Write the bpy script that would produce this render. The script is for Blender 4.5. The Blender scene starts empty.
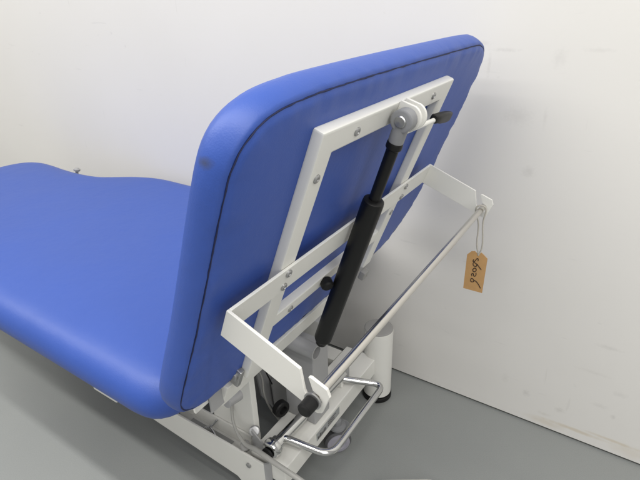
import bpy, bmesh, math, random
from mathutils import Vector, Matrix
random.seed(4)
V = Vector
sc = bpy.context.scene
COL = sc.collection

# ------------------------------------------------------------------ camera
F_PX, PITCH, YAW, ROLL, CAM_H = 489.805, 0.46476, 0.59277, -0.03256, 1.10
fw = V((-math.sin(YAW) * math.cos(PITCH), math.cos(YAW) * math.cos(PITCH), -math.sin(PITCH)))
rt = fw.cross(V((0, 0, 1))).normalized()
up = rt.cross(fw)
rt2 = math.cos(ROLL) * rt + math.sin(ROLL) * up
up2 = -math.sin(ROLL) * rt + math.cos(ROLL) * up
cd = bpy.data.cameras.new("camera")
cam = bpy.data.objects.new("camera", cd)
COL.objects.link(cam)
M3 = Matrix((rt2, up2, -fw)).transposed()
cam.matrix_world = Matrix.Translation((0, 0, CAM_H)) @ M3.to_4x4()
cd.sensor_fit = 'HORIZONTAL'
cd.sensor_width = 36.0
cd.lens = F_PX / 640 * 36.0
cd.clip_start = 0.02
cd.clip_end = 100
sc.camera = cam

# ------------------------------------------------------------------ light
w = bpy.data.worlds.new("World")
sc.world = w
w.use_nodes = True
bg = w.node_tree.nodes["Background"]
bg.inputs[0].default_value = (1.0, 0.985, 0.96, 1)
bg.inputs[1].default_value = 0.45


def strip_lamp(loc, size, energy, color, target=None):
    d = bpy.data.lights.new("ceiling_or_fill_lamp", 'AREA')
    d.shape = 'RECTANGLE'
    d.size, d.size_y = size
    d.energy = energy
    d.color = color
    o = bpy.data.objects.new("ceiling_or_fill_lamp", d)
    COL.objects.link(o)
    o.location = loc
    if target is not None:
        o.rotation_euler = (V(target) - V(loc)).to_track_quat('-Z', 'Y').to_euler()
    return o


# long tube lamps on the ceiling, parallel to the wall
strip_lamp((-0.9, 0.02, 2.75), (6.8, 0.10), 78, (1.0, 0.985, 0.96))
strip_lamp((-0.9, -0.55, 2.75), (6.8, 0.10), 78, (1.0, 0.985, 0.96))
strip_lamp((-0.9, -2.30, 2.75), (6.8, 0.12), 40, (1.0, 0.985, 0.96))
# added soft fill at the head end, lifts backrest rear and wall
strip_lamp((3.0, -1.7, 1.6), (2.0, 1.5), 20, (0.97, 0.98, 1.0), (-0.5, 0.7, 0.7))

sc.view_settings.view_transform = 'Standard'
sc.view_settings.look = 'None'
sc.view_settings.exposure = 0
sc.view_settings.gamma = 1

# ------------------------------------------------------------------ materials
def srgb(r, g, b):
    def c(v):
        v /= 255
        return v / 12.92 if v <= 0.04045 else ((v + 0.055) / 1.055) ** 2.4
    return (c(r), c(g), c(b), 1)


def new_mat(name):
    m = bpy.data.materials.new(name)
    m.use_nodes = True
    nt = m.node_tree
    return m, nt, nt.nodes["Principled BSDF"]


def N(nt, typ, **kw):
    n = nt.nodes.new(typ)
    for k, v in kw.items():
        setattr(n, k, v)
    return n


def simple(name, col, rough=0.4, metal=0.0, var=0.06, scale=14.0, bump=0.0, bscale=200.0, coat=0.0, rvar=0.1):
    m, nt, b = new_mat(name)
    tc = N(nt, 'ShaderNodeTexCoord')
    nz = N(nt, 'ShaderNodeTexNoise')
    nz.inputs['Scale'].default_value = scale
    nz.inputs['Detail'].default_value = 6
    nt.links.new(tc.outputs['Object'], nz.inputs['Vector'])
    mx = N(nt, 'ShaderNodeMix', data_type='RGBA')
    nt.links.new(nz.outputs['Fac'], mx.inputs['Factor'])
    mx.inputs[6].default_value = tuple(c * (1 - var) for c in col[:3]) + (1,)
    mx.inputs[7].default_value = tuple(min(1, c * (1 + var)) for c in col[:3]) + (1,)
    nt.links.new(mx.outputs[2], b.inputs['Base Color'])
    mr = N(nt, 'ShaderNodeMapRange')
    mr.inputs[3].default_value = max(0.02, rough - rvar)
    mr.inputs[4].default_value = min(1, rough + rvar)
    nt.links.new(nz.outputs['Fac'], mr.inputs[0])
    nt.links.new(mr.outputs[0], b.inputs['Roughness'])
    b.inputs['Metallic'].default_value = metal
    b.inputs['Coat Weight'].default_value = coat
    if bump > 0:
        n2 = N(nt, 'ShaderNodeTexNoise')
        n2.inputs['Scale'].default_value = bscale
        n2.inputs['Detail'].default_value = 3
        nt.links.new(tc.outputs['Object'], n2.inputs['Vector'])
        bp_ = N(nt, 'ShaderNodeBump')
        bp_.inputs['Strength'].default_value = bump
        bp_.inputs['Distance'].default_value = 0.002
        nt.links.new(n2.outputs['Fac'], bp_.inputs['Height'])
        nt.links.new(bp_.outputs[0], b.inputs['Normal'])
    return m


def spot(nt, tc, centre, scale, lo, hi, nscale=60, namp=0.5, seed=0.0):
    """irregular soft patch (dirt, scuff): 1 inside, 0 outside; centre / radii in object space"""
    mp = N(nt, 'ShaderNodeMapping')
    mp.vector_type = 'POINT'
    mp.inputs['Location'].default_value = tuple(-c / s for c, s in zip(centre, scale))
    mp.inputs['Scale'].default_value = tuple(1 / s for s in scale)
    nt.links.new(tc.outputs['Object'], mp.inputs['Vector'])
    ln = N(nt, 'ShaderNodeVectorMath', operation='LENGTH')
    nt.links.new(mp.outputs[0], ln.inputs[0])
    nz = N(nt, 'ShaderNodeTexNoise')
    nz.inputs['Scale'].default_value = nscale
    nz.inputs['Detail'].default_value = 5
    nt.links.new(tc.outputs['Object'], nz.inputs['Vector'])
    ad = N(nt, 'ShaderNodeMath', operation='MULTIPLY_ADD')
    nt.links.new(nz.outputs['Fac'], ad.inputs[0])
    ad.inputs[1].default_value = namp * 2
    nt.links.new(ln.outputs['Value'], ad.inputs[2])
    mr = N(nt, 'ShaderNodeMapRange')
    mr.inputs[1].default_value = lo + namp
    mr.inputs[2].default_value = hi + namp
    mr.inputs[3].default_value = 1
    mr.inputs[4].default_value = 0
    nt.links.new(ad.outputs[0], mr.inputs[0])
    return mr.outputs[0]


def mixcol(nt, fac, a, col, amount=1.0):
    mx = N(nt, 'ShaderNodeMix', data_type='RGBA')
    if amount != 1.0:
        mu = N(nt, 'ShaderNodeMath', operation='MULTIPLY')
        nt.links.new(fac, mu.inputs[0])
        mu.inputs[1].default_value = amount
        fac = mu.outputs[0]
    nt.links.new(fac, mx.inputs['Factor'])
    nt.links.new(a, mx.inputs[6])
    mx.inputs[7].default_value = col
    return mx.outputs[2]


def vinyl(name, col, spots=()):
    m, nt, b = new_mat(name)
    tc = N(nt, 'ShaderNodeTexCoord')
    nz = N(nt, 'ShaderNodeTexNoise')
    nz.inputs['Scale'].default_value = 5
    nz.inputs['Detail'].default_value = 7
    nt.links.new(tc.outputs['Object'], nz.inputs['Vector'])
    mx = N(nt, 'ShaderNodeMix', data_type='RGBA')
    nt.links.new(nz.outputs['Fac'], mx.inputs['Factor'])
    mx.inputs[6].default_value = tuple(c * 0.93 for c in col[:3]) + (1,)
    mx.inputs[7].default_value = tuple(c * 1.07 for c in col[:3]) + (1,)
    out = mx.outputs[2]
    for (ctr, s, lo, hi, c, am) in spots:
        out = mixcol(nt, spot(nt, tc, ctr, s, lo, hi), out, c, am)
    nt.links.new(out, b.inputs['Base Color'])
    mr = N(nt, 'ShaderNodeMapRange')
    mr.inputs[3].default_value = 0.40
    mr.inputs[4].default_value = 0.54
    b.inputs['Specular IOR Level'].default_value = 0.5
    nt.links.new(nz.outputs['Fac'], mr.inputs[0])
    nt.links.new(mr.outputs[0], b.inputs['Roughness'])
    # leather grain plus broad wrinkles
    vo = N(nt, 'ShaderNodeTexVoronoi')
    vo.inputs['Scale'].default_value = 520
    nt.links.new(tc.outputs['Object'], vo.inputs['Vector'])
    n3 = N(nt, 'ShaderNodeTexNoise')
    n3.inputs['Scale'].default_value = 9
    n3.inputs['Detail'].default_value = 4
    nt.links.new(tc.outputs['Object'], n3.inputs['Vector'])
    b1 = N(nt, 'ShaderNodeBump')
    b1.inputs['Strength'].default_value = 0.10
    b1.inputs['Distance'].default_value = 0.001
    nt.links.new(vo.outputs['Distance'], b1.inputs['Height'])
    b2 = N(nt, 'ShaderNodeBump')
    b2.inputs['Strength'].default_value = 0.22
    b2.inputs['Distance'].default_value = 0.012
    nt.links.new(n3.outputs['Fac'], b2.inputs['Height'])
    nt.links.new(b1.outputs[0], b2.inputs['Normal'])
    nt.links.new(b2.outputs[0], b.inputs['Normal'])
    return m


BLUE = (0.029, 0.076, 0.33, 1)
M_white = simple("white_powder_coat", srgb(217, 216, 210), 0.38, 0, 0.035, 9, 0.05, 500)
M_greyp = simple("grey_steel", srgb(150, 150, 150), 0.45, 0, 0.06, 12, 0.05, 400)
M_steel = simple("brushed_steel", (0.66, 0.64, 0.60, 1), 0.22, 1.0, 0.03, 30, rvar=0.03)
M_chrome = simple("chrome", (0.62, 0.62, 0.61, 1), 0.12, 1.0, 0.08, 25, rvar=0.06)
M_zinc = simple("zinc_plate", (0.42, 0.42, 0.42, 1), 0.4, 1.0, 0.12, 40)
M_cast = simple("grey_casting", srgb(128, 129, 131), 0.5, 0.0, 0.08, 30)
M_black = simple("black_plastic", (0.006, 0.006, 0.006, 1), 0.42, 0, 0.2, 30)
M_black.node_tree.nodes["Principled BSDF"].inputs["Specular IOR Level"].default_value = 0.3
M_rubber = simple("black_rubber", (0.008, 0.008, 0.008, 1), 0.5, 0, 0.2, 30)
M_rubber.node_tree.nodes["Principled BSDF"].inputs["Specular IOR Level"].default_value = 0.25
M_hose = simple("grey_cable_sleeve", srgb(158, 157, 152), 0.4, 0, 0.05, 30)
M_capgrey = simple("grey_plastic_cap", srgb(140, 139, 136), 0.5, 0, 0.05, 30)
M_thread = simple("navy_thread", (0.006, 0.010, 0.05, 1), 0.7, 0, 0.3, 80)
M_wheel = simple("grey_wheel_tread", srgb(150, 148, 158), 0.5, 0, 0.08, 40)
M_tyre = simple("dark_grey_tyre", srgb(84, 84, 86), 0.55, 0, 0.1, 40)
M_card = simple("kraft_card", srgb(180, 141, 92), 0.8, 0, 0.12, 60, 0.1, 300)
M_ink = simple("dark_ink", (0.02, 0.01, 0.008, 1), 0.7)
M_string = simple("grey_cotton_string", srgb(170, 166, 156), 0.9, 0, 0.1, 200)
M_label = simple("silver_label", srgb(150, 152, 152), 0.4, 0, 0.1, 90)
M_blue = vinyl("blue_vinyl_seat", BLUE)

# ------------------------------------------------------------------ mesh helpers
def finish(name, bm, mat, parent=None, smooth=35):
    me = bpy.data.meshes.new(name)
    bmesh.ops.recalc_face_normals(bm, faces=bm.faces)
    bm.to_mesh(me)
    bm.free()
    o = bpy.data.objects.new(name, me)
    COL.objects.link(o)
    me.materials.append(mat)
    if smooth:
        me.shade_smooth()
        me.set_sharp_from_angle(angle=math.radians(smooth))
        if smooth == 35:
            wn = o.modifiers.new('weighted_normals', 'WEIGHTED_NORMAL')
            wn.keep_sharp = True
    if parent is not None:
        o.parent = parent
    return o


def bevel_all(bm, wd, seg=2):
    es = [e for e in bm.edges if len(e.link_faces) == 2 and e.calc_face_angle(0) > 0.5]
    if wd > 0:
        bmesh.ops.bevel(bm, geom=es, offset=wd, segments=seg, profile=0.5, affect='EDGES', clamp_overlap=True)


def merge(bm, other):
    me = bpy.data.meshes.new("tmp")
    other.to_mesh(me)
    other.free()
    bm.from_mesh(me)
    bpy.data.meshes.remove(me)


def add_box(bm, o, ax, ay, az, bev=0.002):
    """box from corner o with full edge vectors"""
    b = bmesh.new()
    o, ax, ay, az = V(o), V(ax), V(ay), V(az)
    vs = [b.verts.new(o + i * ax + j * ay + k * az) for k in (0, 1) for j in (0, 1) for i in (0, 1)]
    for f in ((0, 1, 3, 2), (4, 6, 7, 5), (0, 4, 5, 1), (2, 3, 7, 6), (0, 2, 6, 4), (1, 5, 7, 3)):
        b.faces.new([vs[i] for i in f])
    bmesh.ops.recalc_face_normals(b, faces=b.faces)
    bevel_all(b, bev)
    merge(bm, b)


def abox(bm, x0, x1, y0, y1, z0, z1, bev=0.002):
    add_box(bm, (x0, y0, z0), (x1 - x0, 0, 0), (0, y1 - y0, 0), (0, 0, z1 - z0), bev)


def add_prism(bm, pts, ext, bev=0.0015, seg=2):
    b = bmesh.new()
    ext = V(ext)
    a = [b.verts.new(V(p)) for p in pts]
    c = [b.verts.new(V(p) + ext) for p in pts]
    n = len(pts)
    b.faces.new(a)
    b.faces.new(c[::-1])
    for i in range(n):
        b.faces.new([a[i], c[i], c[(i + 1) % n], a[(i + 1) % n]])
    bmesh.ops.recalc_face_normals(b, faces=b.faces)
    if bev:
        es = [e for e in b.edges if len(e.link_faces) == 2 and e.calc_face_angle(0) > 0.9]
        bmesh.ops.bevel(b, geom=es, offset=bev, segments=seg, profile=0.5, affect='EDGES', clamp_overlap=True)
    merge(bm, b)


def smooth_path(pts, rad=0.02, n=6):
    """round the corners of a polyline"""
    pts = [V(p) for p in pts]
    out = [pts[0]]
    for i in range(1, len(pts) - 1):
        p, a, b = pts[i], pts[i - 1], pts[i + 1]
        r = min(rad, (a - p).length * 0.49, (b - p).length * 0.49)
        p0 = p + (a - p).normalized() * r
        p1 = p + (b - p).normalized() * r
        for k in range(n + 1):
            t = k / n
            out.append((1 - t) ** 2 * p0 + 2 * t * (1 - t) * p + t * t * p1)
    out.append(pts[-1])
    return out


def spline(pts, n=8):
    pts = [V(p) for p in pts]
    P = [2 * pts[0] - pts[1]] + pts + [2 * pts[-1] - pts[-2]]
    out = []
    for i in range(1, len(P) - 2):
        for k in range(n):
            t = k / n
            a, b, c, d = P[i - 1:i + 3]
            out.append(0.5 * (2 * b + (c - a) * t + (2 * a - 5 * b + 4 * c - d) * t * t + (3 * b - a - 3 * c + d) * t ** 3))
    out.append(pts[-1])
    return out


def add_tube(bm, pts, r, seg=14, closed=False, caps=True):
    pts = [V(p) for p in pts]
    n = len(pts)
    rs = r if isinstance(r, (list, tuple)) else [r] * n
    rings = []
    prev = None
    for i, p in enumerate(pts):
        if closed:
            t = (pts[(i + 1) % n] - pts[i - 1]).normalized()
        else:
            t = (pts[min(i + 1, n - 1)] - pts[max(i - 1, 0)]).normalized()
        if prev is None:
            a = t.orthogonal().normalized()
        else:
            a = (prev - t * prev.dot(t)).normalized()
        prev = a
        b = t.cross(a)
        rings.append([bm.verts.new(p + rs[i] * (math.cos(q) * a + math.sin(q) * b)) for q in
                      [2 * math.pi * k / seg for k in range(seg)]])
    m = n if closed else n - 1
    for i in range(m):
        A, B = rings[i], rings[(i + 1) % n]
        for k in range(seg):
            bm.faces.new([A[k], A[(k + 1) % seg], B[(k + 1) % seg], B[k]])
    if not closed and caps:
        bm.faces.new(rings[0][::-1])
        bm.faces.new(rings[-1])


def add_lathe(bm, base, axis, prof, seg=28):
    """prof: list of (radius, height along axis)"""
    base, axis = V(base), V(axis).normalized()
    a = axis.orthogonal().normalized()
    b = axis.cross(a)
    rings = []
    for (r, h) in prof:
        rings.append([bm.verts.new(base + axis * h + max(r, 1e-5) * (math.cos(q) * a + math.sin(q) * b)) for q in
                      [2 * math.pi * k / seg for k in range(seg)]])
    for A, B in zip(rings[:-1], rings[1:]):
        for k in range(seg):
            bm.faces.new([A[k], A[(k + 1) % seg], B[(k + 1) % seg], B[k]])
    bm.faces.new(rings[0][::-1])
    bm.faces.new(rings[-1])


def rounded_outline(corners, n=10):
    """corners: (point2d, radius); returns dense closed outline"""
    out = []
    m = len(corners)
    for i in range(m):
        p, r = V(corners[i][0]), corners[i][1]
        a, b = V(corners[i - 1][0]), V(corners[(i + 1) % m][0])
        da, db = (a - p).normalized(), (b - p).normalized()
        half = da.angle(db) / 2
        d = r / math.tan(half)
        c = p + (da + db).normalized() * (r / math.sin(half))
        p0, p1 = p + da * d, p + db * d
        a0 = math.atan2(p0.y - c.y, p0.x - c.x)
        a1 = math.atan2(p1.y - c.y, p1.x - c.x)
        while a1 - a0 > math.pi:
            a1 -= 2 * math.pi
        while a1 - a0 < -math.pi:
            a1 += 2 * math.pi
        for k in range(n + 1):
            q = a0 + (a1 - a0) * k / n
            out.append(V((c.x + r * math.cos(q), c.y + r * math.sin(q))))
    # resample evenly
    return resample(out)


def resample(out, step=0.012):
    L = [0]
    m = len(out)
    for i in range(m):
        L.append(L[-1] + (out[(i + 1) % m] - out[i]).length)
    cnt = int(L[-1] / step)
    res = []
    j = 0
    for k in range(cnt):
        s = L[-1] * k / cnt
        while L[j + 1] < s:
            j += 1
        t = (s - L[j]) / max(L[j + 1] - L[j], 1e-9)
        res.append(out[j].lerp(out[(j + 1) % m], t))
    return res


def offset_ring(pts, d):
    """move outline outwards by d (pts counter-clockwise)"""
    n = len(pts)
    res = []
    for i in range(n):
        t = (pts[(i + 1) % n] - pts[i - 1]).normalized()
        res.append(pts[i] + V((t.y, -t.x)) * d)
    return res


def pad(bm, outline, prof, to3d, wob=None):
    """prof: (outset, depth) rings from back centre to front centre"""
    rings = []
    ctr = sum(outline, V((0, 0))) / len(outline)
    for j, (o, z) in enumerate(prof):
        # deep insets shrink towards the middle so that rings never cross
        ring = offset_ring(outline, o) if o > -0.035 else [p.lerp(ctr, min(0.97, (-0.035 - o) * 2.4)) for p in offset_ring(outline, -0.035)]
        rings.append([bm.verts.new(to3d(p.x, p.y, z + (wob(j, i) if wob else 0))) for i, p in enumerate(ring)])
    n = len(outline)
    for A, B in zip(rings[:-1], rings[1:]):
        for k in range(n):
            bm.faces.new([A[k], A[(k + 1) % n], B[(k + 1) % n], B[k]])
    bm.faces.new(rings[0][::-1])
    bm.faces.new(rings[-1])


def tag(o, label=None, cat=None, group=None, kind=None):
    if label:
        o["label"] = label
    if cat:
        o["category"] = cat
    if group:
        o["group"] = group
    if kind:
        o["kind"] = kind
    return o


def empty(name, loc=(0, 0, 0)):
    o = bpy.data.objects.new(name, None)
    COL.objects.link(o)
    o.location = loc
    o.empty_display_size = 0.1
    return o


# ------------------------------------------------------------------ the setting
WALL_Y = 1.1473

# floor: grey vinyl sheet
mf, nt, b = new_mat("grey_vinyl_floor")
tc = N(nt, 'ShaderNodeTexCoord')
nz = N(nt, 'ShaderNodeTexNoise')
nz.inputs['Scale'].default_value = 2.3
nz.inputs['Detail'].default_value = 8
nz.inputs['Roughness'].default_value = 0.6
nt.links.new(tc.outputs['Object'], nz.inputs['Vector'])
mx = N(nt, 'ShaderNodeMix', data_type='RGBA')
nt.links.new(nz.outputs['Fac'], mx.inputs['Factor'])
mx.inputs[6].default_value = srgb(128, 131, 130)
mx.inputs[7].default_value = srgb(141, 143, 140)
n2 = N(nt, 'ShaderNodeTexNoise')
n2.inputs['Scale'].default_value = 420
n2.inputs['Detail'].default_value = 2
nt.links.new(tc.outputs['Object'], n2.inputs['Vector'])
r2 = N(nt, 'ShaderNodeMapRange')
r2.inputs[1].default_value = 0.35
r2.inputs[2].default_value = 0.65
r2.inputs[3].default_value = 0.0
r2.inputs[4].default_value = 0.22
nt.links.new(n2.outputs['Fac'], r2.inputs[0])
c1 = mixcol(nt, r2.outputs[0], mx.outputs[2], srgb(108, 111, 111))
vo = N(nt, 'ShaderNodeTexVoronoi')
vo.inputs['Scale'].default_value = 11
nt.links.new(tc.outputs['Object'], vo.inputs['Vector'])
r3 = N(nt, 'ShaderNodeMapRange')
r3.inputs[1].default_value = 0.02
r3.inputs[2].default_value = 0.035
r3.inputs[3].default_value = 0.35
r3.inputs[4].default_value = 0.0
nt.links.new(vo.outputs['Distance'], r3.inputs[0])
c2 = mixcol(nt, r3.outputs[0], c1, srgb(160, 158, 150))
nt.links.new(c2, b.inputs['Base Color'])
rr = N(nt, 'ShaderNodeMapRange')
rr.inputs[3].default_value = 0.40
rr.inputs[4].default_value = 0.55
nt.links.new(nz.outputs['Fac'], rr.inputs[0])
nt.links.new(rr.outputs[0], b.inputs['Roughness'])
bu = N(nt, 'ShaderNodeBump')
bu.inputs['Strength'].default_value = 0.08
bu.inputs['Distance'].default_value = 0.001
nt.links.new(n2.outputs['Fac'], bu.inputs['Height'])
nt.links.new(bu.outputs[0], b.inputs['Normal'])
bm = bmesh.new()
bmesh.ops.create_grid(bm, x_segments=8, y_segments=8, size=6)
fl = finish("floor", bm, mf, smooth=0)
tag(fl, "grey vinyl floor under the couch", "floor", kind="structure")

# wall: painted board with scuffs, stopping just above the floor
mw, nt, b = new_mat("scuffed_white_paint")
tc = N(nt, 'ShaderNodeTexCoord')
nz = N(nt, 'ShaderNodeTexNoise')
nz.inputs['Scale'].default_value = 1.6
nz.inputs['Detail'].default_value = 7
nt.links.new(tc.outputs['Object'], nz.inputs['Vector'])
mx = N(nt, 'ShaderNodeMix', data_type='RGBA')
nt.links.new(nz.outputs['Fac'], mx.inputs['Factor'])
mx.inputs[6].default_value = srgb(212, 210, 205)
mx.inputs[7].default_value = srgb(221, 219, 215)
out = mx.outputs[2]


def streaks(mapscale, rot, lo, hi, amount, col, seed):
    global out
    mp = N(nt, 'ShaderNodeMapping')
    mp.inputs['Scale'].default_value = mapscale
    mp.inputs['Rotation'].default_value = (0, rot, 0)
    mp.inputs['Location'].default_value = (seed, seed * 2, seed * 3)
    nt.links.new(tc.outputs['Object'], mp.inputs['Vector'])
    q = N(nt, 'ShaderNodeTexNoise')
    q.inputs['Scale'].default_value = 1
    q.inputs['Detail'].default_value = 1.5
    nt.links.new(mp.outputs[0], q.inputs['Vector'])
    m_ = N(nt, 'ShaderNodeMapRange')
    m_.inputs[1].default_value = lo
    m_.inputs[2].default_value = hi
    nt.links.new(q.outputs['Fac'], m_.inputs[0])
    out = mixcol(nt, m_.outputs[0], out, col, amount)


streaks((9, 9, 60), 0.05, 0.74, 0.80, 0.09, srgb(120, 118, 116), 1.7)
streaks((26, 26, 34), 0.4, 0.76, 0.80, 0.10, srgb(110, 108, 106), 4.1)
streaks((70, 70, 8), 0.02, 0.76, 0.80, 0.08, srgb(140, 136, 130), 7.3)
DY = 0.0
WALL_SPOTS = []


def wall_pt(px, py):
    d = (px - 320) / F_PX * rt2 - (py - 240) / F_PX * up2 + fw
    t = WALL_Y / d.y
    return V((0, 0, CAM_H)) + t * d


# scuffs: (pixel of the photograph -> where on the wall, radii, colour, strength)
for (px, py, sx, sz, colr, am) in (
        (517, 116, 0.022, 0.014, (150, 147, 142), 0.45), (528, 172, 0.010, 0.010, (130, 126, 120), 0.5),
        (560, 58, 0.010, 0.014, (150, 147, 142), 0.4), (481, 43, 0.016, 0.004, (120, 112, 104), 0.4),
        (489, 65, 0.003, 0.02, (130, 122, 112), 0.4), (506, 50, 0.022, 0.003, (120, 116, 112), 0.45),
        (600, 50, 0.02, 0.003, (130, 126, 122), 0.35), (609, 348, 0.02, 0.004, (130, 126, 120), 0.5),
        (526, 393, 0.007, 0.007, (110, 106, 100), 0.6), (559, 410, 0.009, 0.006, (110, 104, 96), 0.55),
        (544, 414, 0.012, 0.004, (140, 130, 105), 0.5), (613, 417, 0.004, 0.005, (110, 104, 96), 0.6),
        (600, 406, 0.014, 0.005, (140, 136, 130), 0.4), (545, 118, 0.003, 0.016, (150, 145, 138), 0.4),
        (438, 121, 0.004, 0.01, (150, 145, 138), 0.4), (505, 378, 0.006, 0.012, (160, 155, 148), 0.4),
        (620, 395, 0.012, 0.006, (130, 126, 120), 0.4), (592, 372, 0.03, 0.004, (165, 160, 152), 0.4)):
    p = wall_pt(px, py)
    out = mixcol(nt, spot(nt, tc, (p.x, 0, p.z), (sx * 1.15, 1, sz * 1.15), 0.1, 1.5, 150, 1.1), out, srgb(*colr), am * 0.30)
# yellowish rubbed stains low on the wall
for (px, py, sx, sz, am) in ((575, 430, 0.075, 0.006, 0.55), (610, 440, 0.06, 0.005, 0.5), (545, 422, 0.05, 0.012, 0.35), (630, 452, 0.05, 0.02, 0.25)):
    p = wall_pt(px, py)
    out = mixcol(nt, spot(nt, tc, (p.x, 0, p.z), (sx, 1, sz), 0.3, 1.2, 45, 0.5), out, srgb(176, 152, 96), am * 0.6)
nt.links.new(out, b.inputs['Base Color'])
b.inputs['Roughness'].default_value = 0.55
nb = N(nt, 'ShaderNodeTexNoise')
nb.inputs['Scale'].default_value = 130
nb.inputs['Detail'].default_value = 4
nt.links.new(tc.outputs['Object'], nb.inputs['Vector'])
bu = N(nt, 'ShaderNodeBump')
bu.inputs['Strength'].default_value = 0.12
bu.inputs['Distance'].default_value = 0.001
nt.links.new(nb.outputs['Fac'], bu.inputs['Height'])
nt.links.new(bu.outputs[0], b.inputs['Normal'])
bm = bmesh.new()
abox(bm, -6, 4, 0, 0.09, 0.007, 2.8, 0.0015)
wl = finish("wall", bm, mw)
wl.location = (0, WALL_Y, 0)
tag(wl, "scuffed off-white wall behind the blue couch", "wall")

# ------------------------------------------------------------------ the couch
TH, XP = 1.20132, -0.66361
NV = V((math.sin(TH), 0, -math.cos(TH)))       # out of the back of the backrest
SV = V((math.cos(TH), 0, math.sin(TH)))        # up along the backrest
UV = V((0, 1, 0))


def bk(u, s, n=0.0):
    return V((XP, 0, 0)) + UV * u + SV * s + NV * n


couch = empty("treatment_couch", (-1.2, 0.74, 0))
tag(couch, "blue padded treatment couch on a white steel frame with its backrest raised", "treatment couch")
COUCH_LOC = couch.location.copy()


def part(name, bm, mat, parent=couch, smooth=35):
    o = finish(name, bm, mat, parent, smooth)
    if parent is couch:
        o.matrix_parent_inverse = Matrix.Translation(-COUCH_LOC)
    return o


# seat pad ---------------------------------------------------------------
far = [(-0.565, 0.85), (-0.566, 0.98), (-0.567, 1.05), (-0.574, 1.085), (-0.597, 1.109), (-0.635, 1.1175), (-0.70, 1.118), (-0.85, 1.118), (-1.0, 1.118), (-1.30, 1.118), (-1.44, 1.116), (-1.54, 1.088), (-1.66, 1.022),
       (-1.76, 1.004), (-1.86, 1.004), (-1.98, 1.012), (-2.06, 1.008), (-2.115, 0.975), (-2.145, 0.92), (-2.155, 0.83)]
cy = 0.731
near = [(x, 2 * cy - y) for x, y in far]
ctrl = [V((x, y)) for x, y in far] + [V((x, y)) for x, y in near[::-1]]
dense = []
m = len(ctrl)
for i in range(m):
    a, b_, c, d = ctrl[i - 1], ctrl[i], ctrl[(i + 1) % m], ctrl[(i + 2) % m]
    for k in range(10):
        t = k / 10
        dense.append(0.5 * (2 * b_ + (c - a) * t + (2 * a - 5 * b_ + 4 * c - d) * t * t + (3 * b_ - a - 3 * c + d) * t ** 3))
outl = resample(dense, 0.015)
ar = sum(outl[i - 1].x * outl[i].y - outl[i].x * outl[i - 1].y for i in range(len(outl)))
if ar < 0:
    outl = outl[::-1]
bm = bmesh.new()
prof = [(-0.40, 0.440), (-0.03, 0.440), (-0.008, 0.441), (-0.002, 0.446), (0.003, 0.456), (0.005, 0.470), (0.003, 0.486),
        (-0.004, 0.500), (-0.016, 0.511), (-0.034, 0.518), (-0.06, 0.5215), (-0.10, 0.523), (-0.16, 0.524), (-0.40, 0.524)]
pad(bm, outl, prof, lambda x, y, z: V((x, y, z)))
seat = part("seat_pad", bm, M_blue, smooth=60)

# back pad ---------------------------------------------------------------
NB = -0.016
bpts = [(0.319, 0.932), (0.3195, 0.97), (0.321, 0.999), (0.325, 1.021), (0.335, 1.040), (0.351, 1.054), (0.370, 1.0625), (0.392, 1.067), (0.418, 1.0695), (0.464, 1.072),
        (0.60, 1.073), (0.80, 1.072), (0.98, 1.070), (1.025, 1.0655), (1.063, 1.052), (1.088, 1.022), (1.099, 0.975), (1.102, 0.90), (1.104, 0.80),
        (1.100, 0.73), (1.085, 0.655), (1.052, 0.605), (1.0, 0.572), (0.94, 0.562), (0.80, 0.559), (0.60, 0.559), (0.46, 0.561), (0.41, 0.564),
        (0.36, 0.572), (0.332, 0.589), (0.317, 0.613), (0.3135, 0.645), (0.315, 0.69), (0.318, 0.76), (0.319, 0.85)]
bd = [V(p) for p in bpts]
dense = []
m = len(bd)
for i in range(m):
    a, b_, c, d = bd[i - 1], bd[i], bd[(i + 1) % m], bd[(i + 2) % m]
    for k in range(8):
        t = k / 8
        dense.append(0.5 * (2 * b_ + (c - a) * t + (2 * a - 5 * b_ + 4 * c - d) * t * t + (3 * b_ - a - 3 * c + d) * t ** 3))
bo = resample(dense, 0.010)
ar = sum(bo[i - 1].x * bo[i].y - bo[i].x * bo[i - 1].y for i in range(len(bo)))
if ar < 0:
    bo = bo[::-1]
sc_pt = (V((0, 0, CAM_H)), (208 - 320) / F_PX * rt2 - (162 - 240) / F_PX * up2 + fw)
tt = ((V((XP, 0, 0)) - sc_pt[0]).dot(NV) - 0.045) / sc_pt[1].dot(NV)
scuff = sc_pt[0] + sc_pt[1] * tt
M_blue_back = vinyl("blue_vinyl_back", BLUE, [((scuff.x, scuff.y, scuff.z), (0.012, 0.012, 0.007), 0.35, 1.1, (0.045, 0.05, 0.07, 1), 0.7)])
bm = bmesh.new()
prof = [(-0.40, NB), (-0.15, NB), (-0.06, NB), (-0.028, NB), (-0.012, NB - 0.0004), (-0.004, NB - 0.0015), (0.0, NB - 0.0050), (0.003, NB - 0.0050), (0.006, NB - 0.009),
        (0.0085, NB - 0.017), (0.0095, NB - 0.026), (0.0085, NB - 0.035), (0.004, NB - 0.044), (-0.004, NB - 0.051), (-0.016, NB - 0.056),
        (-0.034, NB - 0.059), (-0.10, NB - 0.061), (-0.2, NB - 0.062), (-0.4, NB - 0.062)]
jit = [random.uniform(-1, 1) for _ in range(2000)]


def wob(j, i):
    k = (jit[i] + 0.5 * jit[i + 1])
    return 0.0011 * k if j in (4, 5) else (0.0010 * k if j in (7, 8) else 0)


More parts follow.
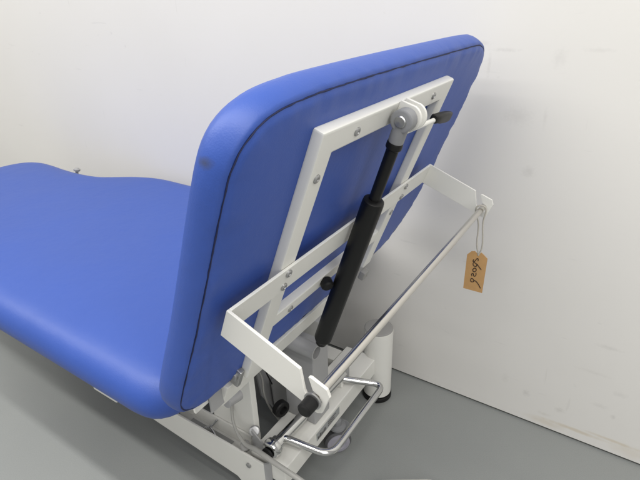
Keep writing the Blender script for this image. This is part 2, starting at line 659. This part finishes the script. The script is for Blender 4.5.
pad(bm, bo, prof, lambda u, s, n: bk(u, s, n), wob)
backpad = part("back_pad", bm, M_blue_back, smooth=70)
bm = bmesh.new()
seam = [bk(p.x, p.y, NB - 0.0042 + 0.0005 * jit[i + 300]) for i, p in enumerate(offset_ring(bo, 0.0))]
add_tube(bm, seam, [0.0006 + 0.0006 * abs(jit[i]) for i in range(len(seam))], 6, closed=True)
part("seam", bm, M_thread, backpad)

# back frame ---------------------------------------------------------------
fr = bmesh.new()
U0, U1, S1 = 0.448, 0.868, 1.032
TW = 0.035
TD = 0.017       # depth of the tube behind its face


def fbox(bm, u0, u1, s0, s1, n0, n1, bev=0.003):
    add_box(bm, bk(u0, s0, n0), UV * (u1 - u0), SV * (s1 - s0), NV * (n1 - n0), bev)


def fprism(bm, pts, n0, n1, bev=0.003):
    add_prism(bm, [bk(u, s, n0) for u, s in pts], NV * (n1 - n0), bev)


# one bent tube: uprights and top bar as one outline
fprism(fr, [(U0, 0.568), (U0, S1), (U1, S1), (U1, 0.592), (U1 - TW, 0.592), (U1 - TW, S1 - TW), (U0 + TW, S1 - TW), (U0 + TW, 0.568)], -TD, 0, 0.0035)
backframe = part("back_frame", fr, M_white)
cb = bmesh.new()
fbox(cb, U0 + TW - 0.0015, U1 - TW + 0.0015, 0.672, 0.701, -0.021, -0.0015, 0.003)
part("crossbar", cb, M_white, backframe)

for (u, s, n) in ((0.463, 0.967, 0), (0.532, 1.014, 0), (0.786, 1.015, 0), (0.8505, 0.745, 0), (0.525, 0.687, -0.0015)):
    bm = bmesh.new()
    add_lathe(bm, bk(u, s, n - 0.001), NV, [(0.0062, 0), (0.0062, 0.0022), (0.005, 0.0034), (0.0026, 0.0036), (0.0022, 0.0026), (0.0, 0.0024)], 16)
    part("screw", bm, M_zinc, backframe)

# bracket with arms for the paper roll ------------------------------------------------
B1, B2 = 0.339, 0.979
SB0, SB1 = 0.776, 0.822
arm = [(0.0, SB0), (0.0, SB1), (0.113, SB1 - 0.0015), (0.127, 0.796), (0.134, 0.788), (0.143, 0.785), (0.152, 0.789), (0.1525, 0.798),
       (0.146, 0.8035), (0.137, 0.804), (0.1255, 0.8185), (0.1285, 0.8205), (0.151, 0.8205), (0.158, 0.8125), (0.158, 0.7815), (0.153, SB0)]
bm = bmesh.new()
TB = 0.0045
add_box(bm, bk(B1 + TB, SB0, 0.0004), UV * (B2 - B1 - 2 * TB), SV * (SB1 - SB0), NV * TB, 0.0008)
for ub in (B1, B2 - TB):
    add_prism(bm, [bk(ub, s, n + 0.0004) for n, s in arm], UV * TB, 0.0008)
bracket = part("roll_bracket", bm, M_white)
for (u, s) in ((0.462, 0.812), (0.460, 0.787), (0.853, 0.812), (0.853, 0.787)):
    bm = bmesh.new()
    add_lathe(bm, bk(u, s, TB), NV, [(0.0062, 0), (0.0062, 0.0022), (0.005, 0.0034), (0.0026, 0.0036), (0.0022, 0.0026), (0.0, 0.0024)], 16)
    part("screw", bm, M_zinc, bracket)

# paper-roll rod
NR, SR = 0.1435, 0.7955
bm = bmesh.new()
add_tube(bm, [bk(0.324, SR, NR), bk(0.988, SR, NR)], 0.0062, 20)
rod = part("roll_rod", bm, M_steel)
bm = bmesh.new()
add_lathe(bm, bk(0.3155, SR, NR), UV, [(0.0065, 0), (0.0088, 0.002), (0.0092, 0.015), (0.0088, 0.0175), (0.006, 0.018)], 22)
part("end_cap", bm, M_rubber, rod)
bm = bmesh.new()
add_lathe(bm, bk(0.3325, SR, NR), UV, [(0.009, 0), (0.0112, 0.001), (0.0112, 0.003), (0.009, 0.0045)], 22)
part("washer", bm, M_zinc, rod)

# gas spring ---------------------------------------------------------------
YS = 0.640
ptop = bk(YS - 0.012, 1.017, 0.020)
pbot = bk(YS + 0.010, 0.527, 0.034)
ax = (pbot - ptop)
Ls = ax.length
axn = ax.normalized()
spring = bmesh.new()
add_lathe(spring, ptop + axn * 0.135, axn, [(0.012, 0), (0.0168, 0.003), (0.0176, 0.009), (0.0176, Ls - 0.148), (0.016, Ls - 0.143), (0.0125, Ls - 0.140), (0.011, Ls - 0.130)], 28)
gs = part("gas_spring", spring, M_black)
bm = bmesh.new()
add_lathe(bm, ptop + axn * 0.034, axn, [(0.0112, 0), (0.0122, 0.002), (0.0122, 0.009), (0.0095, 0.012), (0.0092, 0.11)], 22)
part("piston_rod", bm, M_black, gs)
# grey eye end
bm = bmesh.new()
side = UV
add_lathe(bm, ptop - side * 0.010, side, [(0.013, 0), (0.0165, 0.002), (0.0165, 0.020), (0.013, 0.022)], 28)
add_lathe(bm, ptop + axn * 0.008, axn, [(0.0115, 0), (0.0115, 0.024), (0.0100, 0.028)], 22)
part("end_fitting", bm, M_cast, gs)
bm = bmesh.new()
add_lathe(bm, ptop - side * 0.0135, side, [(0.0, 0), (0.007, 0.0005), (0.0085, 0.002), (0.0085, 0.004)], 22)
part("pivot_pin", bm, M_zinc, gs)
# clevis: two rounded lugs welded to the top bar
bm = bmesh.new()
for uu in (YS + 0.003, YS + 0.021):
    c_n, c_s = 0.020, 1.017
    pts = [(0.0, c_s + 0.018)]
    for k in range(13):
        q = math.radians(80 - k * 14)
        pts.append((c_n + 0.0195 * math.cos(q), c_s + 0.0195 * math.sin(q)))
    pts += [(c_n - 0.006, c_s - 0.021), (0.0, c_s - 0.02)]
    add_prism(bm, [bk(uu, s, n) for n, s in pts], UV * 0.0055, 0.001)
part("clevis", bm, M_white, backframe)
# release lever
bm = bmesh.new()
la, lb = bk(YS + 0.002, 0.989, 0.016), bk(0.80, 0.983, 0.022)
add_tube(bm, [la, lb], 0.0040, 12)
lever = part("release_lever", bm, M_white)
bm = bmesh.new()
k0, dr = bk(0.772, 0.9865, 0.020), (bk(0.88, 0.972, 0.026) - bk(0.765, 0.9875, 0.020)).normalized()
s_ax = (SV - dr * SV.dot(dr)).normalized()
n_ax = dr.cross(s_ax)
for (d0, hw, hh) in ((0, 0.0, 0.0),):
    secs = [(0.0, 0.0055, 0.0055), (0.003, 0.0072, 0.0072), (0.020, 0.0074, 0.0074), (0.027, 0.0092, 0.0072), (0.055, 0.0102, 0.0060), (0.076, 0.0088, 0.0045), (0.081, 0.005, 0.003)]
    rings = []
    for (d, a_, c_) in secs:
        rings.append([bm.verts.new(k0 + dr * d + s_ax * (a_ * math.copysign(abs(math.cos(q)) ** 0.6, math.cos(q))) + n_ax * (c_ * math.copysign(abs(math.sin(q)) ** 0.6, math.sin(q)))) for q in
                      [2 * math.pi * k / 20 for k in range(20)]])
    for A, B in zip(rings[:-1], rings[1:]):
        for k in range(20):
            bm.faces.new([A[k], A[(k + 1) % 20], B[(k + 1) % 20], B[k]])
    bm.faces.new(rings[0][::-1])
    bm.faces.new(rings[-1])
part("grip", bm, M_black, lever, 50)

# black stop knob on the crossbar, grey stops on the right upright
bm = bmesh.new()
add_lathe(bm, bk(0.628, 0.690, -0.001), (NV * 0.75 - UV * 0.5 - SV * 0.1), [(0.008, 0), (0.0115, 0.003), (0.0115, 0.016), (0.009, 0.019)], 20)
part("stop_knob", bm, M_rubber, backframe)
bm = bmesh.new()
fbox(bm, U1 - 0.048, U1 - 0.026, 0.572, 0.594, 0.0003, 0.014, 0.003)
part("stop_block", bm, M_capgrey, backframe)

# support rail across the head end of the seat frame -----------------------------------
sf = bmesh.new()
RX0, RX1 = -0.535, -0.487
add_box(sf, bk(0.428, 0.486, -0.055), UV * 0.375, SV * 0.055, NV * 0.036, 0.003)
abox(sf, -2.02, -0.605, 0.468, 0.508, 0.385, 0.4385, 0.003)
abox(sf, -2.02, -0.70, 0.900, 0.940, 0.385, 0.4385, 0.003)
abox(sf, -2.018, -1.97, 0.5085, 0.8995, 0.387, 0.4365, 0.003)
abox(sf, -1.30, -1.25, 0.5085, 0.8995, 0.387, 0.4365, 0.003)
seatframe = part("seat_frame", sf, M_white)
bm = bmesh.new()
add_prism(bm, [V((-0.5, 0.430, 0.515)), V((-0.5, 0.430, 0.472)), V((-0.5, 0.400, 0.472)), V((-0.5, 0.400, 0.515))], (-0.004, 0, 0), 0.0006)
part("end_plate", bm, M_greyp, seatframe)  # darker grey than the white seat frame
bm = bmesh.new()
abox(bm, -0.512, -0.5065, 0.3725, 0.402, 0.492, 0.516, 0.001)
part("end_plate", bm, M_white, seatframe)
bm = bmesh.new()
abox(bm, -0.80, -0.727, 0.362, 0.40, 0.409, 0.4395, 0.002)
part("side_plate", bm, M_white, seatframe)

# base ---------------------------------------------------------------
base = bmesh.new()
# head crossbar
abox(base, -0.590, -0.490, 0.560, 1.00, 0.110, 0.165, 0.004)
# foot crossbar
abox(base, -1.98, -1.90, 0.560, 1.00, 0.110, 0.160, 0.004)
# far rail
abox(base, -1.90, -0.592, 0.93, 0.98, 0.110, 0.160, 0.004)
baseo = part("base_frame", base, M_white)
# near rail: deep channel, outer flange, floor and inner flange
rl = bmesh.new()
RY = 0.546
add_prism(rl, [V((-1.98, RY, 0.112)), V((-1.98, RY, 0.165)), V((-0.5385, RY, 0.165)), V((-0.5385, RY, 0.028)), V((-0.58, RY, 0.030)), V((-0.63, RY, 0.068)), V((-0.93, RY, 0.088))], (0, 0.005, 0), 0.001)
abox(rl, -1.98, -0.592, RY + 0.0055, 0.5865, 0.128, 0.133, 0.0005)
abox(rl, -1.98, -0.610, 0.587, 0.592, 0.095, 0.172, 0.001)
rail = part("side_rail", rl, M_white, baseo)
bm = bmesh.new()
add_prism(bm, [V((-0.538, RY - 0.0005, 0.1655)), V((-0.528, RY + 0.013, 0.1655)), V((-0.528, RY + 0.013, 0.02)), V((-0.538, RY - 0.0005, 0.02)), ], (-0.004, 0.003, 0), 0.0006)
part("end_plate", bm, M_greyp, rail)  # thin plate closing the rail end in a darker grey
bm = bmesh.new()
abox(bm, -0.80, -0.66, 0.558, 0.578, 0.1335, 0.136, 0.0005)
part("slide_strip", bm, M_zinc, rail)
bm = bmesh.new()
add_lathe(bm, (-0.585, RY - 0.0025, 0.135), (0, -1, 0), [(0.0065, -0.0025), (0.0065, 0.001), (0.004, 0.0025), (0.0025, 0.0015)], 16)
part("screw", bm, M_zinc, rail)
bm = bmesh.new()
add_lathe(bm, (-0.603, 0.560, 0.172), (0.3, -0.4, 1), [(0.010, -0.012), (0.012, 0.0), (0.012, 0.008), (0.009, 0.011)], 18)
part("rail_cap", bm, M_capgrey, rail)
# bead chain lying in the channel
bm = bmesh.new()
ch = spline([(-0.845, 0.562, 0.1745), (-0.80, 0.553, 0.140), (-0.765, 0.561, 0.139), (-0.735, 0.575, 0.145), (-0.718, 0.584, 0.168)], 9)
ch2 = spline([(-0.735, 0.575, 0.145), (-0.71, 0.566, 0.139), (-0.685, 0.552, 0.139)], 8)
for p in ch + ch2:
    bmesh.ops.create_icosphere(bm, subdivisions=1, radius=0.0028, matrix=Matrix.Translation(p))
part("bead_chain", bm, M_zinc, rail)
# rubber foot under near rail
bm = bmesh.new()
add_lathe(bm, (-0.565, 0.574, 0.0), (0, 0, 1), [(0.026, 0), (0.028, 0.004), (0.026, 0.020), (0.012, 0.022), (0.012, 0.128)], 24)
part("foot", bm, M_rubber, baseo)
for fy in (0.58, 0.955):
    bm = bmesh.new()
    add_lathe(bm, (-1.94, fy, 0.0), (0, 0, 1), [(0.026, 0), (0.028, 0.004), (0.026, 0.020), (0.012, 0.022), (0.012, 0.109)], 24)
    part("foot", bm, M_rubber, baseo)

# column foot at far end of crossbar
bm = bmesh.new()
add_lathe(bm, (-0.500, 1.027, 0.018), (0, 0, 1), [(0.036, 0), (0.0415, 0.004), (0.0415, 0.225), (0.0405, 0.229)], 40)
colm = part("corner_post", bm, M_white)
bm = bmesh.new()
add_lathe(bm, (-0.500, 1.027, 0.2472), (0, 0, 1), [(0.0408, 0), (0.0408, 0.002), (0.037, 0.0045), (0.0, 0.005)], 40)
part("post_cap", bm, M_capgrey, colm)
bm = bmesh.new()
add_lathe(bm, (-0.500, 1.027, 0.0), (0, 0, 1), [(0.040, 0), (0.0435, 0.003), (0.0435, 0.014), (0.038, 0.0178)], 40)
part("rubber_ring", bm, M_rubber, colm)

# castor under the crossbar
cst = bmesh.new()
WC = V((-0.494, 0.786, 0.037))
wa = V((0.72, -0.70, 0)).normalized()
add_lathe(cst, WC - wa * 0.013, wa, [(0.0, 0), (0.022, 0.001), (0.030, 0.0015), (0.0365, 0.006), (0.0365, 0.020), (0.0325, 0.0245), (0.030, 0.0245), (0.0, 0.0245)], 36)
castor = part("castor", cst, M_tyre)
bm = bmesh.new()
add_lathe(bm, WC + wa * 0.0112, wa, [(0.0305, 0), (0.0305, 0.0022), (0.026, 0.0035), (0.020, 0.0035), (0.018, 0.0020), (0.0, 0.0020)], 36)
part("hub", bm, M_wheel, castor)
bm = bmesh.new()
add_lathe(bm, WC - wa * 0.020, wa, [(0.0075, 0), (0.0075, 0.036), (0.004, 0.037)], 16)
part("axle", bm, M_zinc, castor)
bm = bmesh.new()
for off in (-0.0205,):
    c0 = WC + wa * off
    tv = wa.cross(V((0, 0, 1)))
    pts = []
    for k in range(17):
        q = math.radians(-8 + k * 12.25)
        pts.append(c0 + tv * (0.043 * math.cos(q)) + V((0, 0, 0.012 + 0.045 * math.sin(q))))
    pts2 = [c0 + tv * (0.012 * math.cos(math.radians(180 + 22 * k))) + V((0, 0, 0.012 * math.sin(math.radians(180 + 22 * k)))) for k in range(9)] if False else []
    add_prism(bm, pts, wa * 0.004, 0.0008)
add_lathe(bm, (WC.x, WC.y, 0.088), (0, 0, 1), [(0.022, 0), (0.022, 0.006), (0.011, 0.008), (0.011, 0.0219)], 20)
part("castor_fork", bm, M_cast, castor)

# silver label on the crossbar with printed rows
bm = bmesh.new()
abox(bm, -0.4898, -0.4892, 0.685, 0.790, 0.133, 0.157, 0)
lab = part("rating_label", bm, M_label, baseo, 0)
bm = bmesh.new()
for k in range(9):
    y0 = 0.690 + k * 0.0042
    h = random.uniform(0.006, 0.014)
    abox(bm, -0.4892, -0.4889, y0, y0 + 0.0022, 0.136, 0.136 + h, 0)
for zz in (0.138, 0.144, 0.150):
    abox(bm, -0.4892, -0.4889, 0.735, 0.735 + random.uniform(0.025, 0.045), zz, zz + 0.0018, 0)
part("print", bm, M_ink, lab, 0)

# foot bar: shaft along the crossbar with bent chrome loop
bm = bmesh.new()
add_tube(bm, [V((-0.533, 0.575, 0.195)), V((-0.520, 0.862, 0.195))], 0.0125, 22)
shaft = part("pivot_shaft", bm, M_chrome)
bm = bmesh.new()
sd = V((0.013, 0.287, 0)).normalized()
add_lathe(bm, V((-0.5335, 0.562, 0.195)), sd, [(0.012, -0.002), (0.020, 0.003), (0.0235, 0.012), (0.0215, 0.021), (0.0170, 0.024), (0.0170, 0.033), (0.0135, 0.035)], 26)
part("collar", bm, M_chrome, shaft)
bm = bmesh.new()
add_lathe(bm, V((-0.5338, 0.5535, 0.193)), sd, [(0.010, 0), (0.0145, 0.001), (0.0145, 0.0055), (0.010, 0.006)], 22)
part("bush", bm, M_rubber, shaft)
bm = bmesh.new()
loop = smooth_path([(-0.533, 0.606, 0.197), (-0.515, 0.611, 0.197), (-0.422, 0.640, 0.172), (-0.420, 0.905, 0.172), (-0.518, 0.846, 0.192)], 0.034, 9)
add_tube(bm, loop, 0.0085, 18)
part("foot_bar", bm, M_chrome)
for py_ in (0.845,):
    bm = bmesh.new()
    abox(bm, -0.545, -0.512, py_ - 0.006, py_ + 0.006, 0.1653, 0.188, 0.002)
    part("shaft_bearing", bm, M_white, shaft)
# upright tab at the far bearing
bm = bmesh.new()
abox(bm, -0.524, -0.519, 0.868, 0.893, 0.1653, 0.222, 0.001)
part("stop_tab", bm, M_greyp, baseo)

# uprights standing on the base
ups = bmesh.new()
abox(ups, -0.588, -0.502, 0.700, 0.765, 0.1653, 0.378, 0.004)
up_ = part("lift_post", ups, M_greyp)
bm = bmesh.new()
ta, tb = V((-0.66, 0.700, 0.402)), V((-0.490, 0.700, 0.394))
td = (tb - ta).normalized()
add_lathe(bm, ta, td, [(0.014, 0), (0.019, 0.0), (0.019, (tb - ta).length), (0.0145, (tb - ta).length), (0.0145, (tb - ta).length - 0.025), (0.0, (tb - ta).length - 0.025)], 28)
part("pivot_tube", bm, M_greyp, up_)
bm = bmesh.new()
abox(bm, -0.735, -0.600, 0.5925, 0.6105, 0.10, 0.350, 0.002)
part("upright", bm, M_white, baseo)
bm = bmesh.new()
abox(bm, -0.640, -0.592, 0.862, 0.900, 0.12, 0.335, 0.003)
part("upright", bm, M_white, baseo)
# lifting arms and actuator
bm = bmesh.new()
for yy in (0.632, 0.842):
    add_prism(bm, [V((-1.20, yy, 0.150)), V((-1.20, yy, 0.195)), V((-0.72, yy, 0.415)), V((-0.655, yy, 0.415)), V((-0.655, yy, 0.365)), V((-0.69, yy, 0.345))], (0, 0.008, 0), 0.001)
add_tube(bm, [V((-1.19, 0.58, 0.172)), V((-1.19, 0.93, 0.172))], 0.016, 18)
add_tube(bm, [V((-0.685, 0.625, 0.385)), V((-0.685, 0.86, 0.385))], 0.016, 18)
part("lift_arm", bm, M_white)
bm = bmesh.new()
abox(bm, -0.83, -0.74, 0.69, 0.79, 0.06, 0.19, 0.018)
add_tube(bm, [V((-0.78, 0.74, 0.185)), V((-0.74, 0.74, 0.37))], [0.030, 0.030], 26)
part("lift_actuator", bm, M_greyp)
def on_x(px, py, X):
    d = (px - 320) / F_PX * rt2 - (py - 240) / F_PX * up2 + fw
    return V((0, 0, CAM_H)) + d * (X / d.x)


# folded lifting plates between the uprights
for X, poly in ((-0.672, [(255, 366), (262, 360), (302, 382), (306, 424), (288, 432), (276, 410), (262, 396)]),
                (-0.655, [(272, 381), (276, 378), (287, 387), (283, 398), (279.5, 421), (275.5, 404)]),
                (-0.660, [(283.5, 393), (290, 390), (304, 400), (303, 424), (284, 427), (282, 408)])):
    bm = bmesh.new()
    add_prism(bm, [on_x(px, py, X) for px, py in poly], (-0.006, 0, 0), 0.001)
    part("lift_plate", bm, M_greyp, up_)
bm = bmesh.new()
add_lathe(bm, V((-0.585, 0.665, 0.215)), (1, -0.25, 0), [(0.010, 0), (0.020, 0.002), (0.021, 0.016), (0.019, 0.019), (0.011, 0.0195), (0.010, 0.010), (0.0, 0.010)], 26)
part("bearing", bm, M_rubber, up_)
bm = bmesh.new()
add_lathe(bm, V((-0.625, 0.622, 0.345)), (0.3, 0.1, 1), [(0.008, 0), (0.012, 0.002), (0.012, 0.022), (0.009, 0.025)], 20)
part("bearing", bm, M_rubber, up_)
bm = bmesh.new()
pa, pb = on_x(226, 403, -0.56), on_x(239, 394.5, -0.56)
add_lathe(bm, pa, pb - pa, [(0.008, 0), (0.0115, 0.002), (0.0115, (pb - pa).length), (0.008, (pb - pa).length + 0.002)], 20)
part("locking_pin", bm, M_greyp, seatframe)
bm = bmesh.new()
add_lathe(bm, V((-0.598, 0.590, 0.196)), (0.35, -0.45, 0.5), [(0.0085, -0.015), (0.0085, 0.0), (0.0125, 0.001), (0.0125, 0.012), (0.008, 0.015)], 20)
part("bolt", bm, M_zinc, baseo)
bm = bmesh.new()
add_prism(bm, [V((-0.595, 0.575, 0.166)), V((-0.595, 0.575, 0.215)), V((-0.545, 0.575, 0.172)), V((-0.545, 0.575, 0.166))], (0, 0.004, 0), 0.0006)
part("gusset", bm, M_greyp, baseo)

# grey cable from under the pad, over the rail end and away
bm = bmesh.new()
cab = spline([(-0.66, 0.598, 0.30), (-0.663, 0.590, 0.245), (-0.645, 0.572, 0.205), (-0.603, 0.556, 0.187), (-0.56, 0.550, 0.196), (-0.505, 0.541, 0.203), (-0.44, 0.541, 0.195),
              (-0.37, 0.56, 0.150), (-0.33, 0.60, 0.085), (-0.318, 0.640, 0.050), (-0.312, 0.665, 0.035)], 10)
nseg = len(cab)
add_tube(bm, cab, [0.0035 + 0.0022 * min(1, max(0, (i / nseg - 0.22) * 6)) for i in range(nseg)], 14)
part("cable", bm, M_hose)

# little dark cable loop near the spring foot
bm = bmesh.new()
add_tube(bm, spline([(-0.63, 0.70, 0.40), (-0.60, 0.73, 0.425), (-0.575, 0.765, 0.43), (-0.57, 0.79, 0.40)], 8), 0.003, 10)
part("cable_loop", bm, M_rubber)

# thin cables hanging between the uprights
for pts_, X, r_, m_ in (([(256, 366), (262, 378), (264, 394), (270, 408), (279, 420)], -0.645, 0.0025, M_hose),
                        ([(312, 318), (306, 311), (300, 316), (297, 328), (302, 337)], -0.60, 0.0022, M_rubber),
                        ([(262, 361), (266, 372), (272, 384)], -0.640, 0.0018, M_rubber)):
    bm = bmesh.new()
    add_tube(bm, spline([on_x(px, py, X) for px, py in pts_], 8), r_, 10)
    part("cable", bm, m_)
# pivot block where the backrest hinges on the support rail
bm = bmesh.new()
add_box(bm, bk(U0 - 0.012, 0.548, -0.030), UV * 0.011, SV * 0.040, NV * 0.024, 0.003)
add_lathe(bm, bk(U0 - 0.0165, 0.570, -0.018), UV, [(0.006, 0), (0.008, 0.001), (0.008, 0.005), (0.006, 0.006)], 16)
part("hinge_block", bm, M_zinc, backframe)
# small dark hook on the far edge of the seat
bm = bmesh.new()
add_lathe(bm, V((-1.835, 1.011, 0.475)), (0.1, 0.2, 1), [(0.006, 0), (0.006, 0.028), (0.012, 0.030), (0.013, 0.037), (0.006, 0.042)], 14)
part("edge_stud", bm, M_greyp, seatframe)

# ------------------------------------------------------------------ foot control on the floor (only its edge shows)
FC = (-0.270, 0.727, 0.0)
pc = empty("foot_control", FC)
tag(pc, "white plastic foot control on the grey floor with only its rounded rim showing", "foot control")
bm = bmesh.new()
po = rounded_outline([((-0.08, -0.055), 0.03), ((0.09, -0.055), 0.03), ((0.09, 0.055), 0.03), ((-0.08, 0.055), 0.03)], 8)
rot = Matrix.Rotation(math.radians(33), 3, 'Z')
pad(bm, po, [(-0.02, 0.0), (-0.004, 0.0), (0.0, 0.006), (0.0, 0.028), (-0.006, 0.037), (-0.016, 0.041), (-0.03, 0.042)], lambda x, y, z: rot @ V((x, y, z)))
finish("housing", bm, M_white, pc, 40)
bm = bmesh.new()
po2 = rounded_outline([((-0.04, -0.03), 0.012), ((0.06, -0.03), 0.012), ((0.06, 0.03), 0.012), ((-0.04, 0.03), 0.012)], 6)
pad(bm, po2, [(-0.01, 0.0425), (0.0, 0.0425), (0.0, 0.047), (-0.004, 0.05), (-0.012, 0.0505)], lambda x, y, z: rot @ V((x, y, z)))
finish("pedal", bm, M_capgrey, pc, 40)

# ------------------------------------------------------------------ tag on a string
def on_y(px, py, Y):
    d = (px - 320) / F_PX * rt2 - (py - 240) / F_PX * up2 + fw
    return V((0, 0, CAM_H)) + d * (Y / d.y)


TY = 0.957
hole = on_y(478.0, 254.5, TY)
tagE = empty("price_tag", hole)
tag(tagE, "brown card tag with handwritten number hanging on a string from the steel rod", "tag")
OFF = Matrix.Translation(-hole)


def tp(bx, by, dy=0.0):
    """pixel of the enlarged crop (10x from 460,248) to the tag's plane; slight tilt in depth"""
    p = on_y(460 + bx / 10, 248 + by / 10, TY)
    p.y += dy + 0.10 * (p.x - hole.x) + 0.04 * (p.z - hole.z)
    return p - hole


outl_t = [(75, 60), (118, 30), (150, 32), (170, 52), (174, 72), (188, 74), (197, 60), (212, 48), (240, 76), (272, 112), (222, 448), (40, 388)]
bm = bmesh.new()
add_prism(bm, [tp(*p) for p in outl_t], (0, 0.0012, 0), 0)
card = finish("card", bm, M_card, tagE, 0)
bm = bmesh.new()
strokes = [
    [(140, 112), (134, 128), (145, 132), (158, 122), (172, 104), (184, 110), (182, 128)],
    [(182, 168), (160, 150), (142, 140), (134, 156), (146, 176), (166, 180), (172, 164), (182, 172), (196, 192), (214, 216)],
    [(150, 196), (134, 206), (136, 226), (152, 232), (166, 218), (162, 200), (150, 196)],
    [(124, 272), (122, 252), (138, 250), (140, 268), (152, 278), (164, 264), (164, 244)],
    [(146, 318), (126, 296), (112, 308), (118, 328), (138, 330), (146, 318), (168, 332), (190, 362), (208, 398)]]
for st in strokes:
    pts = spline([tp(x, y, -0.0006) for x, y in st], 5)
    add_tube(bm, pts, 0.00078, 8)
finish("handwriting", bm, M_ink, tagE, 60)
rp = bk(TY + 0.006, SR, NR)
bm = bmesh.new()
rl0 = []
for k in range(15):
    q = math.radians(-60 + k * 300 / 14 + 0)
    rl0.append(rp + V((0.0095 * math.sin(q) , -0.004 + 0.008 * k / 14, 0.0095 * math.cos(q) )) - hole)
# string: both ends fall from the loop round the rod to the tag's hole
sA = spline([V((0.001, 0.0, -0.002)), V((-0.006, 0.002, 0.025)), V((-0.009, 0.008, 0.065)), rp + V((-0.0095, -0.004, -0.004)) - hole, rp + V((-0.006, -0.004, 0.0085)) - hole,
             rp + V((0.005, -0.002, 0.0095)) - hole, rp + V((0.0105, 0, 0.0)) - hole, rp + V((0.0075, 0.0, -0.03)) - hole, V((0.006, 0.002, 0.022)), V((0.001, 0, -0.002))], 8)
add_tube(bm, sA, 0.0016, 8)
finish("string", bm, M_string, tagE, 60)
